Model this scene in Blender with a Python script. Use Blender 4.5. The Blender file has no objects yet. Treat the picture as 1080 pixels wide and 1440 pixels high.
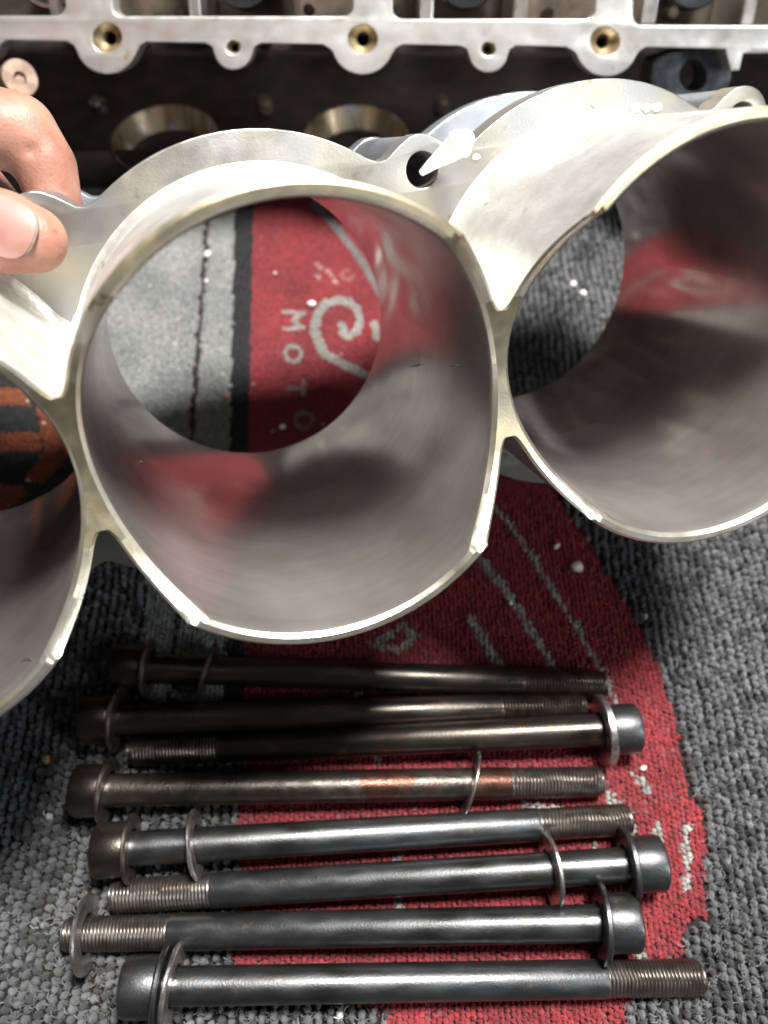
import bpy, bmesh, math, random
import numpy as np
from mathutils import Vector, Matrix, noise
random.seed(4); rng = np.random.default_rng(4)
S = 0.01                                  # everything below is written in centimetres
R_ = math.radians
scene = bpy.context.scene
COL = scene.collection

# ------------------------------------------------------------------ camera
F = 1060.0; CH = 25.87; TILT = R_(90 - 62.28)
cam_data = bpy.data.cameras.new('camera'); cam = bpy.data.objects.new('camera', cam_data); COL.objects.link(cam)
cam.location = (0, 0, CH * S); cam.rotation_euler = (TILT, 0, 0)
cam_data.sensor_fit = 'HORIZONTAL'; cam_data.sensor_width = 36; cam_data.lens = 36 * F / 1080
cam_data.clip_start = 0.005; cam_data.clip_end = 50
cam_data.dof.use_dof = True; cam_data.dof.focus_distance = 0.188
cam_data.dof.aperture_fstop = (36 * F / 1080) * 0.001 / 0.0027
scene.camera = cam
# ------------------------------------------------------------------ world, lamps, exposure
w = bpy.data.worlds.new('World'); scene.world = w; w.use_nodes = True
bg = w.node_tree.nodes['Background']; bg.inputs[0].default_value = (0.86, 0.93, 1.0, 1); bg.inputs[1].default_value = 0.055
def area(name, loc, target, size, power, col, sy=None):
    l = bpy.data.lights.new(name, 'AREA'); l.energy = power; l.color = col; l.size = size
    l.shape = 'DISK'
    if sy: l.shape = 'RECTANGLE'; l.size_y = sy
    o = bpy.data.objects.new(name, l); COL.objects.link(o); o.location = Vector(loc) * S
    o.rotation_euler = (Vector(target) - Vector(loc)).to_track_quat('-Z', 'Y').to_euler(); return o
area('workshop_lamp', (16, 25, 80), (0, 12, 5), 0.19, 16.5, (1.0, 0.98, 0.94))
area('fill_lamp', (95, -40, 66), (0, 25, 5), 0.12, 4.5, (0.92, 0.96, 1.0), 0.9)  # unseen fill lamp, added to brighten the rings and fronts under the rail
scene.view_settings.view_transform = 'Standard'; scene.view_settings.look = 'None'
scene.view_settings.exposure = 0.25; scene.view_settings.gamma = 1
scene.cycles.max_bounces = 8; scene.cycles.glossy_bounces = 6
try: scene.cycles.use_denoising = True
except Exception: pass

# ------------------------------------------------------------------ picture geometry -> points in the place
MC = np.array([[1, 0, 0], [0, math.cos(TILT), -math.sin(TILT)], [0, math.sin(TILT), math.cos(TILT)]])
CAMP = np.array([0, 0, CH])
def ray(u, v): return MC @ np.array([(u - 540) / F, (720 - v) / F, -1.0])
def K(u, v, Z): return CAMP + ray(u, v) * Z                 # at distance Z along the view
def PZ(u, v, z=0.0):                                         # on the level plane of height z
    r = ray(u, v); return CAMP + r * ((z - CH) / r[2])
def PP(u, v, p0, n):                                         # on a plane
    r = ray(u, v); return CAMP + r * (((p0 - CAMP) @ n) / (r @ n))
def proj(x, y, z=0.0):
    d = np.stack([x, y, np.full_like(x, z) - CH]); c = MC.T @ d
    return 540 + F * c[0] / -c[2], 720 - F * c[1] / -c[2]

# ------------------------------------------------------------------ object helpers
def tag(o, label=None, cat=None, group=None, kind=None):
    if label: o['label'] = label
    if cat: o['category'] = cat
    if group: o['group'] = group
    if kind: o['kind'] = kind
    return o
def empty(name, loc=(0, 0, 0), mat=None):
    o = bpy.data.objects.new(name, None); COL.objects.link(o); o.empty_display_size = .01
    if mat is not None: o.matrix_world = mat
    else: o.location = Vector(loc) * S
    return o
def mobj(name, verts, faces, mat, parent=None, smooth=True, auto=None):
    me = bpy.data.meshes.new(name)
    me.from_pydata([tuple(float(c) * S for c in v) for v in verts], [], [tuple(int(i) for i in f) for f in faces]); me.update()
    o = bpy.data.objects.new(name, me); COL.objects.link(o)
    if parent: o.parent = parent
    if mat: me.materials.append(mat)
    fix(me, smooth, auto); return o
def fix(me, smooth=True, auto=None, merge=0):
    bm = bmesh.new(); bm.from_mesh(me)
    if merge: bmesh.ops.remove_doubles(bm, verts=bm.verts, dist=merge * S)
    bmesh.ops.recalc_face_normals(bm, faces=bm.faces); bm.to_mesh(me); bm.free()
    me.polygons.foreach_set('use_smooth', [smooth] * len(me.polygons))
    if smooth and auto: me.set_sharp_from_angle(angle=R_(auto))
    me.update()
def lathe(profile, n=48, closed=False):
    """profile of (x along axis, r) turned round the x axis"""
    V = []; Fc = []
    m = len(profile)
    for x, r in profile:
        for j in range(n):
            a = 2 * math.pi * j / n; V.append((x, r * math.cos(a), r * math.sin(a)))
    rng_ = m if closed else m - 1
    for i in range(rng_):
        k = (i + 1) % m
        for j in range(n):
            j2 = (j + 1) % n; Fc.append((i * n + j, i * n + j2, k * n + j2, k * n + j))
    if not closed:
        if profile[0][1] > 1e-6: Fc.append(tuple(range(n)))
        if profile[-1][1] > 1e-6: Fc.append(tuple((m - 1) * n + j for j in range(n)))
    return V, Fc
def plate(name, loops, thick, mat, parent=None, bevel=0.03, M=None, res=2):
    """flat plate with holes: loops of 2-D points (first = outline), chamfered edges; local z from -thick to 0"""
    cu = bpy.data.curves.new(name, 'CURVE'); cu.dimensions = '2D'; cu.fill_mode = 'BOTH'
    cu.extrude = (thick / 2 - bevel) * S; cu.bevel_depth = bevel * S; cu.bevel_resolution = res; cu.offset = -bevel * S
    for lp in loops:
        sp = cu.splines.new('POLY'); sp.points.add(len(lp) - 1); sp.use_cyclic_u = True
        for p, q in zip(sp.points, lp): p.co = (q[0] * S, q[1] * S, 0, 1)
    t = bpy.data.objects.new('tmp', cu); COL.objects.link(t)
    dg = bpy.context.evaluated_depsgraph_get(); me = bpy.data.meshes.new_from_object(t.evaluated_get(dg))
    bpy.data.objects.remove(t); bpy.data.curves.remove(cu)
    me.name = name
    me.transform(Matrix.Translation((0, 0, -thick / 2 * S)))
    me.materials.clear(); me.materials.append(mat)
    o = bpy.data.objects.new(name, me); COL.objects.link(o)
    if parent: o.parent = parent
    if M is not None: o.matrix_local = M
    fix(me, True, 30, merge=1e-4); return o
def frame(x, y, z, p):
    M = Matrix.Identity(4)
    for i, c in enumerate((x, y, z)):
        for k in range(3): M[k][i] = c[k]
    for k in range(3): M[k][3] = p[k] * S
    return M
def circle(cx, cy, r, n=40): return [(cx + r * math.cos(2 * math.pi * k / n), cy + r * math.sin(2 * math.pi * k / n)) for k in range(n)]
def smooth_poly(pts, it=2):
    for _ in range(it):
        q = []
        for i in range(len(pts)):
            a, b = np.array(pts[i]), np.array(pts[(i + 1) % len(pts)]); q += [a * .75 + b * .25, a * .25 + b * .75]
        pts = q
    return pts

# ------------------------------------------------------------------ materials
def mat(name, base, metal=0.0, rough=0.5, c2=None, scale=2.0, lo=.35, hi=.65, bump=0.0, bscale=20, rvar=0.0, stretch=(1, 1, 1),
        c3=None, s3=1.0, lo3=.5, hi3=.6, coat=0, sss=0, spec=.5, bstretch=None, detail=6):
    m = bpy.data.materials.new(name); m.use_nodes = True; nt = m.node_tree; N = nt.nodes; L = nt.links
    b = N['Principled BSDF']; b.inputs['Metallic'].default_value = metal; b.inputs['Roughness'].default_value = rough
    b.inputs['Base Color'].default_value = (*base, 1); b.inputs['Specular IOR Level'].default_value = spec
    if coat: b.inputs['Coat Weight'].default_value = coat; b.inputs['Coat Roughness'].default_value = .15
    if sss:
        b.inputs['Subsurface Weight'].default_value = sss; b.inputs['Subsurface Radius'].default_value = (1, .35, .2); b.inputs['Subsurface Scale'].default_value = .004
    tc = N.new('ShaderNodeTexCoord')
    def nz(sc, st, det=detail):
        mp = N.new('ShaderNodeMapping'); mp.inputs['Scale'].default_value = tuple(100 * s for s in st)
        L.new(tc.outputs['Object'], mp.inputs[0]); n = N.new('ShaderNodeTexNoise'); n.inputs['Scale'].default_value = sc; n.inputs['Detail'].default_value = det
        L.new(mp.outputs[0], n.inputs['Vector']); return n
    def rng2(n, a, c, o0=0, o1=1):
        r = N.new('ShaderNodeMapRange'); r.inputs[1].default_value = a; r.inputs[2].default_value = c; r.inputs[3].default_value = o0; r.inputs[4].default_value = o1
        L.new(n.outputs[0], r.inputs[0]); return r
    colout = None
    if c2:
        n = nz(scale, stretch); r = rng2(n, lo, hi); mx = N.new('ShaderNodeMix'); mx.data_type = 'RGBA'
        mx.inputs[6].default_value = (*base, 1); mx.inputs[7].default_value = (*c2, 1); L.new(r.outputs[0], mx.inputs[0]); colout = mx.outputs[2]
    if c3:
        n = nz(s3, (1, 1, 1)); r = rng2(n, lo3, hi3); mx = N.new('ShaderNodeMix'); mx.data_type = 'RGBA'
        if colout: L.new(colout, mx.inputs[6])
        else: mx.inputs[6].default_value = (*base, 1)
        mx.inputs[7].default_value = (*c3, 1); L.new(r.outputs[0], mx.inputs[0]); colout = mx.outputs[2]
    if colout: L.new(colout, b.inputs['Base Color'])
    if rvar:
        n = nz(scale * 1.7, stretch); r = rng2(n, .3, .7, rough - rvar, rough + rvar); L.new(r.outputs[0], b.inputs['Roughness'])
    if bump:
        n = nz(bscale, bstretch or stretch); bp = N.new('ShaderNodeBump'); bp.inputs['Strength'].default_value = 1.0; bp.inputs['Distance'].default_value = bump * S
        L.new(n.outputs[0], bp.inputs['Height']); L.new(bp.outputs[0], b.inputs['Normal'])
    return m
M_cast = mat('cast_aluminium', (.80, .79, .76), .75, .42, (.62, .60, .57), 1.3, .35, .7, .012, 9, .08, c3=(.45, .42, .38), s3=3.5, lo3=.66, hi3=.76)
M_flange = mat('machined_aluminium', (.36, .36, .355), .85, .40, (.42, .385, .31), .5, .42, .68, .004, 14, .09, c3=(.28, .25, .21), s3=2.2, lo3=.62, hi3=.75)
M_farfl = mat('bluish_machined_aluminium', (.36, .38, .42), .85, .42, (.27, .28, .30), .7, .4, .7, .004, 14, .08)
M_rim = mat('brushed_rim_aluminium', (.82, .79, .71), .9, .33, (.70, .63, .47), 1.0, .42, .62, .006, 30, .08)
M_gold = mat('golden_rim_aluminium', (.58, .50, .33), .9, .38, (.46, .41, .31), 1.4, .4, .66, .004, 22, .08)  # golden tone used on the webs and upper rim arcs
M_rail = mat('rail_aluminium', (.82, .81, .79), .8, .36, (.66, .62, .55), .9, .45, .72, .006, 10, .08, c3=(.55, .45, .30), s3=1.2, lo3=.66, hi3=.74)
M_darkcast = mat('dark_oily_casting', (.045, .036, .040), .3, .45, (.09, .07, .06), .8, .4, .7, .03, 6, .1)
M_browncast = mat('brown_oily_casting', (.16, .13, .10), .6, .42, (.07, .055, .045), .6, .4, .65, .02, 8, .1)
M_bronze = mat('bronze_ring', (.90, .74, .48), .5, .30, (.26, .17, .10), 1.1, .42, .62, .004, 20, .08, stretch=(1.0, .3, .1), c3=(.85, .83, .80), s3=.9, lo3=.56, hi3=.64)  # pale and dark streaks paint highlights into the bronze colour
M_blackplate = mat('black_bracket', (.10, .105, .12), .3, .5, (.22, .22, .23), 2.5, .45, .7, .01, 12, .1)
M_tan = mat('tan_washer', (.36, .25, .19), .5, .5, (.24, .16, .12), 3, .4, .6, .01, 20)
M_chrome = mat('polished_steel', (.7, .7, .7), 1, .18, (.5, .5, .5), 1.5)
M_steel = mat('grey_steel', (.125, .128, .134), .92, .38, (.065, .065, .065), 1.6, .38, .68, .006, 16, .1, stretch=(.35, 1, 1), bstretch=(1, 1, 1), c3=(.22, .15, .10), s3=2.6, lo3=.63, hi3=.72)
M_oiled = mat('black_oiled_steel', (.055, .048, .042), .9, .32, (.10, .085, .07), 1.2, .42, .68, .006, 16, .1, stretch=(.35, 1, 1), bstretch=(1, 1, 1), c3=(.14, .07, .035), s3=2.2, lo3=.60, hi3=.70)
M_rusty = mat('rusty_steel', (.065, .057, .05), .85, .36, (.10, .085, .073), 1.5, .4, .65, .012, 12, .1, c3=(.085, .040, .028), s3=.9, lo3=.46, hi3=.54)
def rust_zone(m, x0, x1):
    nt = m.node_tree; N = nt.nodes; L = nt.links; b = N['Principled BSDF']; src = b.inputs['Base Color'].links[0].from_node
    fac = src.inputs[0].links[0].from_socket; tc = N.new('ShaderNodeTexCoord'); sx = N.new('ShaderNodeSeparateXYZ'); L.new(tc.outputs['Object'], sx.inputs[0])
    a = N.new('ShaderNodeMapRange'); a.inputs[1].default_value = (x0 - .4) * S; a.inputs[2].default_value = (x0 + .4) * S; L.new(sx.outputs[0], a.inputs[0])
    c = N.new('ShaderNodeMapRange'); c.inputs[1].default_value = (x1 + .4) * S; c.inputs[2].default_value = (x1 - .4) * S; L.new(sx.outputs[0], c.inputs[0])
    m1 = N.new('ShaderNodeMath'); m1.operation = 'MULTIPLY'; L.new(a.outputs[0], m1.inputs[0]); L.new(c.outputs[0], m1.inputs[1])
    m2 = N.new('ShaderNodeMath'); m2.operation = 'MULTIPLY'; L.new(m1.outputs[0], m2.inputs[0]); L.new(fac, m2.inputs[1]); L.new(m2.outputs[0], src.inputs[0])
rust_zone(M_rusty, 7.6, 14.2)
M_thread = mat('thread_steel', (.19, .175, .165), .92, .36, (.15, .12, .10), 2, .4, .65, 0, 1, .1)
M_thread_d = mat('dark_thread_steel', (.11, .09, .075), .9, .36, (.06, .048, .04), 2, .4, .65, 0, 1, .1)
M_washer = mat('washer_steel', (.62, .60, .57), .95, .3, (.42, .40, .37), 2.2, .4, .65, .005, 18, .1)
M_washer_d = mat('dark_washer_steel', (.26, .22, .19), .95, .34, (.12, .10, .085), 2.2, .4, .65, .005, 18, .1)
M_skin = mat('skin', (.36, .19, .137), 0, .52, (.27, .115, .08), .9, .38, .66, .015, 12, .06, sss=.35, c3=(.17, .075, .05), s3=3.0, lo3=.66, hi3=.78)
M_nail = mat('nail', (.33, .17, .145), 0, .40, (.25, .115, .09), 1.4, .45, .7, .004, 8, .04, c3=(.12, .065, .045), s3=3.2, lo3=.66, hi3=.78, sss=.3, coat=.1)
M_dirt = mat('grimy_nail_edge', (.13, .10, .075), 0, .6, (.25, .20, .15), 5)
M_plastic = mat('white_plastic', (.92, .92, .90), 0, .35, (.82, .82, .80), 4, .4, .6, .01, 12, sss=.2)
M_chip = mat('white_chip', (.85, .82, .78), 0, .35, (.65, .6, .55), 6, .4, .6, .01, 20)
M_tanchip = mat('tan_chip', (.45, .26, .12), 0, .5, (.6, .4, .22), 6, .4, .6, .01, 20)

def honed():                                              # honed bore: cross-hatch, faint scratches, thin oily stains
    m = bpy.data.materials.new('honed_bore'); m.use_nodes = True; nt = m.node_tree; N = nt.nodes; L = nt.links
    b = N['Principled BSDF']; b.inputs['Metallic'].default_value = 1.0
    b.inputs['Anisotropic'].default_value = .0
    uv = N.new('ShaderNodeUVMap'); uv.uv_map = 'UVMap'
    def nz(sx, sy, sc, det=5):
        mp = N.new('ShaderNodeMapping'); mp.inputs['Scale'].default_value = (sx, sy, 1); L.new(uv.outputs[0], mp.inputs[0])
        n = N.new('ShaderNodeTexNoise'); n.inputs['Scale'].default_value = sc; n.inputs['Detail'].default_value = det; L.new(mp.outputs[0], n.inputs['Vector']); return n
    def mr(n, a, c, o0, o1):
        r = N.new('ShaderNodeMapRange'); r.inputs[1].default_value = a; r.inputs[2].default_value = c; r.inputs[3].default_value = o0; r.inputs[4].default_value = o1
        L.new(n.outputs[0], r.inputs[0]); return r
    big = nz(1, 1, .22, 4); st = nz(.25, 3.0, 1.6, 6)
    mx = N.new('ShaderNodeMix'); mx.data_type = 'RGBA'; mx.inputs[6].default_value = (.62, .58, .555, 1); mx.inputs[7].default_value = (.37, .335, .31, 1)
    L.new(mr(big, .4, .65, 0, 1).outputs[0], mx.inputs[0])
    m2 = N.new('ShaderNodeMix'); m2.data_type = 'RGBA'; m2.blend_type = 'MULTIPLY'; m2.inputs[0].default_value = 1
    L.new(mx.outputs[2], m2.inputs[6]); L.new(mr(st, .3, .7, .93, 1.03).outputs[0], m2.inputs[7]); L.new(m2.outputs[2], b.inputs['Base Color'])
    sp = N.new('ShaderNodeSeparateXYZ'); L.new(uv.outputs[0], sp.inputs[0])
    def dep(o0, o1):
        r = N.new('ShaderNodeMapRange'); r.inputs[1].default_value = 2.0; r.inputs[2].default_value = 8.0; r.inputs[3].default_value = o0; r.inputs[4].default_value = o1; L.new(sp.outputs[1], r.inputs[0]); return r
    L.new(dep(.24, .105).outputs[0], b.inputs['Roughness'])
    h = nz(.5, 9, 3.0, 3); bp = N.new('ShaderNodeBump'); bp.inputs['Strength'].default_value = .35; bp.inputs['Distance'].default_value = .003 * S
    L.new(h.outputs[0], bp.inputs['Height'])
    b2 = N.new('ShaderNodeBsdfPrincipled'); b2.inputs['Metallic'].default_value = .72; b2.inputs['Roughness'].default_value = .46
    L.new(m2.outputs[2], b2.inputs['Base Color']); L.new(bp.outputs[0], b2.inputs['Normal'])
    ms = N.new('ShaderNodeMixShader'); L.new(dep(.48, .24).outputs[0], ms.inputs[0]); L.new(b.outputs[0], ms.inputs[1]); L.new(b2.outputs[0], ms.inputs[2])
    L.new(ms.outputs[0], N['Material Output'].inputs['Surface'])
    return m
M_bore = honed()

# ================================================================== THE CARPET
car_base = mobj('carpet', [(-90, -40, -.12), (90, -40, -.12), (90, 120, -.12), (-90, 120, -.12)], [(0, 1, 2, 3)],
                mat('carpet_backing', (.008, .007, .008), 0, .95, (.014, .012, .012), 3), None, False)
tag(car_base, kind='structure')

def inpoly(u, v, poly):
    r = np.zeros(u.shape, bool); n = len(poly); j = n - 1
    for i in range(n):
        xi, yi = poly[i]; xj, yj = poly[j]
        c = ((yi > v) != (yj > v)) & (u < (xj - xi) * (v - yi) / ((yj - yi) + 1e-9) + xi); r ^= c; j = i
    return r
def dline(u, v, pts):
    d = np.full(u.shape, 1e9)
    for a, b in zip(pts[:-1], pts[1:]):
        ax, ay = a; bx, by = b; L2 = (bx - ax) ** 2 + (by - ay) ** 2 + 1e-9
        t = np.clip(((u - ax) * (bx - ax) + (v - ay) * (by - ay)) / L2, 0, 1); d = np.minimum(d, np.hypot(u - ax - t * (bx - ax), v - ay - t * (by - ay)))
    return d
RED = [(363, -60), (356, 285), (352.5, 450), (348, 640), (343, 900), (338, 1100), (330, 1400), (345, 1405), (540, 1418), (552, 1470), (868, 1470), (905, 1352), (958, 1345),
       (966, 1302), (992, 1290), (990, 1165), (984, 1132), (968, 1120), (952, 1020), (925, 935), (898, 880), (860, 815), (828, 765), (790, 712), (770, 660), (700, 540), (600, 400), (560, 290), (520, 120), (500, -60)]
ARC = lambda cx, cy, r, a0, a1, n=14, ky=1: [(cx + r * math.cos(R_(a0 + (a1 - a0) * i / n)), cy + ky * r * math.sin(R_(a0 + (a1 - a0) * i / n))) for i in range(n + 1)]
GREY = (.125, .125, .13); LGREY = (.25, .255, .245); REDC = (.25, .026, .034); BLK = (.014, .013, .016); ORG = (.20, .05, .016)
SILV = (.31, .30, .275)
MARKS = [  # polyline, half width, colour
    ([(443, 286), (478, 325), (512, 372), (545, 430)], 5, (.20, .19, .19)),
    ([(514, 527), (489, 515), (455, 496)], 6.0, SILV), ([(455, 496), (442, 465), (446, 442), (458, 427)], 6.8, SILV), ([(458, 427), (475, 421), (492, 425), (503, 435), (506, 452), (503, 464), (491, 472)], 5.6, SILV), ([(491, 472), (484, 470), (480, 456)], 5.6, SILV),
    # letters M O T O, turned a quarter
    ([(399, 438), (427, 440)], 2.6, SILV), ([(427, 440), (411, 449), (427, 460)], 2.6, SILV), ([(399, 462), (427, 460)], 2.6, SILV),
    (ARC(412, 497, 11, 0, 360, 20, 1.0), 3.0, SILV),
    ([(402, 545), (426, 545)], 2.8, (.26, .20, .18)), ([(426, 534), (426, 556)], 2.8, (.26, .20, .18)),
    (ARC(427, 590, 12, 0, 360, 20, .9), 3.2, (.26, .20, .18)),
    # right-hand silver lines
    ([(686, 700), (740, 770), (790, 850), (835, 925), (868, 990)], 3.6, SILV), ([(672, 780), (712, 832), (745, 885), (782, 945)], 5.5, SILV), ([(662, 872), (682, 905), (708, 948)], 6.5, SILV),
    ([(536, 900), (565, 880), (585, 895), (560, 915), (520, 905)], 5.5, (.30, .28, .23)), ([(965, 1162), (966, 1250)], 6, SILV), ([(925, 1158), (925, 1205)], 7, SILV),
    ([(888, 1150), (892, 1200)], 6, SILV), ([(893, 1090), (912, 1112)], 6, SILV), ([(858, 1120), (868, 1136)], 8, SILV), ([(835, 1190), (850, 1260)], 6, SILV), ([(880, 1312), (902, 1345)], 6, SILV),
    ([(620, 1000), (640, 1055)], 7, SILV), ([(735, 1130), (790, 1140)], 5, SILV), ([(560, 1210), (560, 1280)], 6, SILV), ([(500, 970), (530, 1070)], 6, SILV),
    ([(446, 371), (451, 376)], 3, (.34, .2, .19)), ([(445, 388), (449, 390)], 2.6, (.34, .2, .19)), ([(459, 380), (467, 386)], 2.6, (.34, .2, .19)), (ARC(489, 386, 8, 0, 300, 9, .8), 2.2, (.30, .12, .12)), ([(470, 394), (473, 397)], 2.6, (.4, .26, .24)), ([(526, 455), (530, 475)], 5, SILV),
    ([(610, 560), (640, 640), (600, 700)], 8, SILV),
]
def carpet_colour(x, y):
    u, v = proj(x, y); n = len(x)
    wob = np.sin(y * 9) * .8 + np.sin(y * 3.1 + 1) * .9
    col = np.tile(np.array(GREY), (n, 1)); zone = np.zeros(n, int)       # 0 coarse, 1 fine print, 2 red
    red = inpoly(u, v, RED)
    stripe = 330 - (v - 290) * .022
    edge = 359 - (v - 290) * .022
    left = u < edge
    printed = (left & (v < 1010) | (v < 690) & (u < 560)) & ~((v > 735) & (u < 205))
    zone[printed] = 1; zone[red] = 2
    col[printed] = LGREY
    blk = printed & (u > stripe + wob) & left; col[blk] = BLK
    thin = np.abs(u - (293 - (v - 290) * .075) + wob) < 3.4; col[printed & thin] = (.035, .018, .024)
    o = (u < 128) & (v < 760) & (v > 380) & printed
    col[o] = BLK
    ob = o & ((inpoly(u, v, [(-200, 545), (30, 545), (44, 570), (-200, 570)])) | inpoly(u, v, [(-200, 608), (58, 608), (58, 634), (-200, 634)]) | inpoly(u, v, [(50, 566), (86, 580), (98, 640), (60, 680), (34, 676), (62, 634), (58, 608)]) | inpoly(u, v, [(-200, 682), (34, 682), (40, 700), (0, 722), (-200, 722)]))
    col[ob] = ORG
    col[red] = REDC
    for pts, hw, c in MARKS:
        us = [p[0] for p in pts]; vs = [p[1] for p in pts]
        mk = (u > min(us) - 12) & (u < max(us) + 12) & (v > min(vs) - 12) & (v < max(vs) + 12) & red
        if not mk.any(): continue
        idx = np.where(mk)[0]; d = dline(u[idx], v[idx], pts); hit = idx[d < hw]
        col[hit] = np.array(c) * (1 if hw > 2.9 else 1)
    return u, v, zone, col
def loops(name, px, py, want, hgt, x0, x1, y0, y1, label, lean, width=.56):
    nx = int((x1 - x0) / px); ny = int((y1 - y0) / py)
    X, Y = np.meshgrid(x0 + px * np.arange(nx), y0 + py * np.arange(ny)); col_i = np.tile(np.arange(nx), (ny, 1)); 
    Y = Y + (col_i % 2) * py * .5
    X = X + .12 * px * np.sin(Y * 2.1 + X * .7) + .35 * px * np.sin(Y * .35)
    X = (X + rng.normal(0, .07 * px, X.shape)).ravel(); Y = (Y + rng.normal(0, .08 * py, Y.shape)).ravel(); ci = col_i.ravel()
    u, v, zone, col = carpet_colour(X, Y)
    m = want(u, v, zone) & (u > -160) & (u < 1240) & (v > -60) & (v < 1560)
    X, Y, ci, u, v, zone, col = X[m], Y[m], ci[m], u[m], v[m], zone[m], col[m]
    n = len(X); k = 6
    ang = lean * np.where(ci % 2 == 0, 1, -1) + rng.normal(0, .16, n); hs = hgt * (1 + rng.normal(0, .16, n))
    rx = px * width * (1 + rng.normal(0, .08, n)); ry = py * .66 * (1 + rng.normal(0, .1, n))
    base = []
    for f, zz in ((1.0, -.12), (.92, .50), (.55, .90)):
        for j in range(k):
            a = 2 * math.pi * (j + .5) / k; base.append((f * math.cos(a), f * math.sin(a), zz))
    base.append((0, 0, 1.0)); base = np.array(base); nb = len(base)
    bx = base[None, :, 0] * rx[:, None]; by = base[None, :, 1] * ry[:, None]
    vx = X[:, None] + bx * np.cos(ang)[:, None] - by * np.sin(ang)[:, None]; vy = Y[:, None] + bx * np.sin(ang)[:, None] + by * np.cos(ang)[:, None]
    vz = np.where(base[None, :, 2] < 0, -.13, base[None, :, 2] * hs[:, None] - .10)
    V = np.stack([vx, vy, vz], -1).reshape(-1, 3) * S
    fq = [];
    for r in range(2):
        for j in range(k): fq.append((r * k + j, r * k + (j + 1) % k, (r + 1) * k + (j + 1) % k, (r + 1) * k + j))
    ft = [(2 * k + j, 2 * k + (j + 1) % k, 3 * k) for j in range(k)]
    off = (np.arange(n) * nb)[:, None, None]
    FQ = (np.array(fq)[None] + off).reshape(-1, 4); FT = (np.array(ft)[None] + off).reshape(-1, 3)
    me = bpy.data.meshes.new(name); me.vertices.add(len(V)); me.vertices.foreach_set('co', V.ravel())
    nl = FQ.size + FT.size; me.loops.add(nl); me.loops.foreach_set('vertex_index', np.concatenate([FQ.ravel(), FT.ravel()]))
    npoly = len(FQ) + len(FT); me.polygons.add(npoly)
    st = np.concatenate([np.arange(len(FQ)) * 4, len(FQ) * 4 + np.arange(len(FT)) * 3]); me.polygons.foreach_set('loop_start', st)
    me.polygons.foreach_set('use_smooth', np.ones(npoly, bool)); me.update(calc_edges=True)
    # yarn colour: each loop its own shade
    g = rng.random(n); sh = np.exp(rng.normal(0, .13, n))
    coarse = zone == 0
    sh = np.where(coarse, np.where(g < .25, .4, np.where(g < .4, .8, 1.0)) * np.exp(rng.normal(0, .13, n)), sh)
    wear = np.array([noise.noise(Vector((a * .45, b * .45, 3.1))) for a, b in zip(X, Y)])
    c = col * sh[:, None] * (1 + .35 * wear)[:, None]
    isred = zone == 2
    fz = isred & (rng.random(n) < .05); c[fz] = c[fz] * .6 + np.array([.09, .04, .04])
    dust = rng.random(n) < .0012; c[dust] = (.55, .5, .46)
    c = np.clip(c, .004, .9)
    C4 = np.ones((n, nb, 4), np.float32); C4[:, :, :3] = c[:, None, :]
    at = me.color_attributes.new('yarn', 'FLOAT_COLOR', 'POINT'); at.data.foreach_set('color', C4.ravel())
    o = bpy.data.objects.new(name, me); COL.objects.link(o); me.materials.append(M_yarn)
    tag(o, label, 'carpet', kind='stuff')
    # loose fibres standing out of the yarn
    if px > .15:
        nf = int(n * 4); pick = rng.integers(0, n, nf); a = rng.random(nf) * 2 * math.pi; ln = px * (.35 + .55 * rng.random(nf)); wd = .008 + .008 * rng.random(nf)
        x0 = X[pick] + rng.normal(0, .32 * px, nf); y0 = Y[pick] + rng.normal(0, .32 * py, nf); z0 = hs[pick] * (.45 + .5 * rng.random(nf)) - .10
        dx, dy = np.cos(a), np.sin(a); P = []
        for f, zz in ((0, 0), (.5, .045), (1, .02)):
            cx, cy = x0 + dx * ln * f - dy * ln * .2 * math.sin(f * 3.1), y0 + dy * ln * f + dx * ln * .2 * math.sin(f * 3.1)
            for sg in (-1, 1): P.append(np.stack([cx - dy * wd * sg, cy + dx * wd * sg, z0 + zz + .01 * sg], -1))
        V2 = np.stack(P, 1).reshape(-1, 3) * S; o6 = (np.arange(nf) * 6)[:, None, None]; FQ2 = (np.array([(0, 1, 3, 2), (2, 3, 5, 4)])[None] + o6).reshape(-1, 4)
        m2 = bpy.data.meshes.new('carpet_fibres'); m2.vertices.add(len(V2)); m2.vertices.foreach_set('co', V2.ravel()); m2.loops.add(FQ2.size); m2.loops.foreach_set('vertex_index', FQ2.ravel())
        m2.polygons.add(len(FQ2)); m2.polygons.foreach_set('loop_start', np.arange(len(FQ2)) * 4); m2.update(calc_edges=True)
        C2 = np.ones((nf, 6, 4), np.float32); C2[:, :, :3] = np.clip(c[pick] * (1.0 + .5 * rng.random(nf))[:, None], 0, .6)[:, None, :]
        at = m2.color_attributes.new('yarn', 'FLOAT_COLOR', 'POINT'); at.data.foreach_set('color', C2.ravel())
        o2 = bpy.data.objects.new('carpet_fibres', m2); COL.objects.link(o2); m2.materials.append(M_yarn); tag(o2, 'loose ' + label.replace(' pile', ' fibres'), 'carpet', kind='stuff')
    return o
M_yarn = bpy.data.materials.new('yarn'); M_yarn.use_nodes = True
_n = M_yarn.node_tree; _b = _n.nodes['Principled BSDF']; _a = _n.nodes.new('ShaderNodeAttribute'); _a.attribute_name = 'yarn'
_n.links.new(_a.outputs['Color'], _b.inputs['Base Color']); _b.inputs['Roughness'].default_value = .85; _b.inputs['Sheen Weight'].default_value = .15; _b.inputs['Specular IOR Level'].default_value = .25
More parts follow.
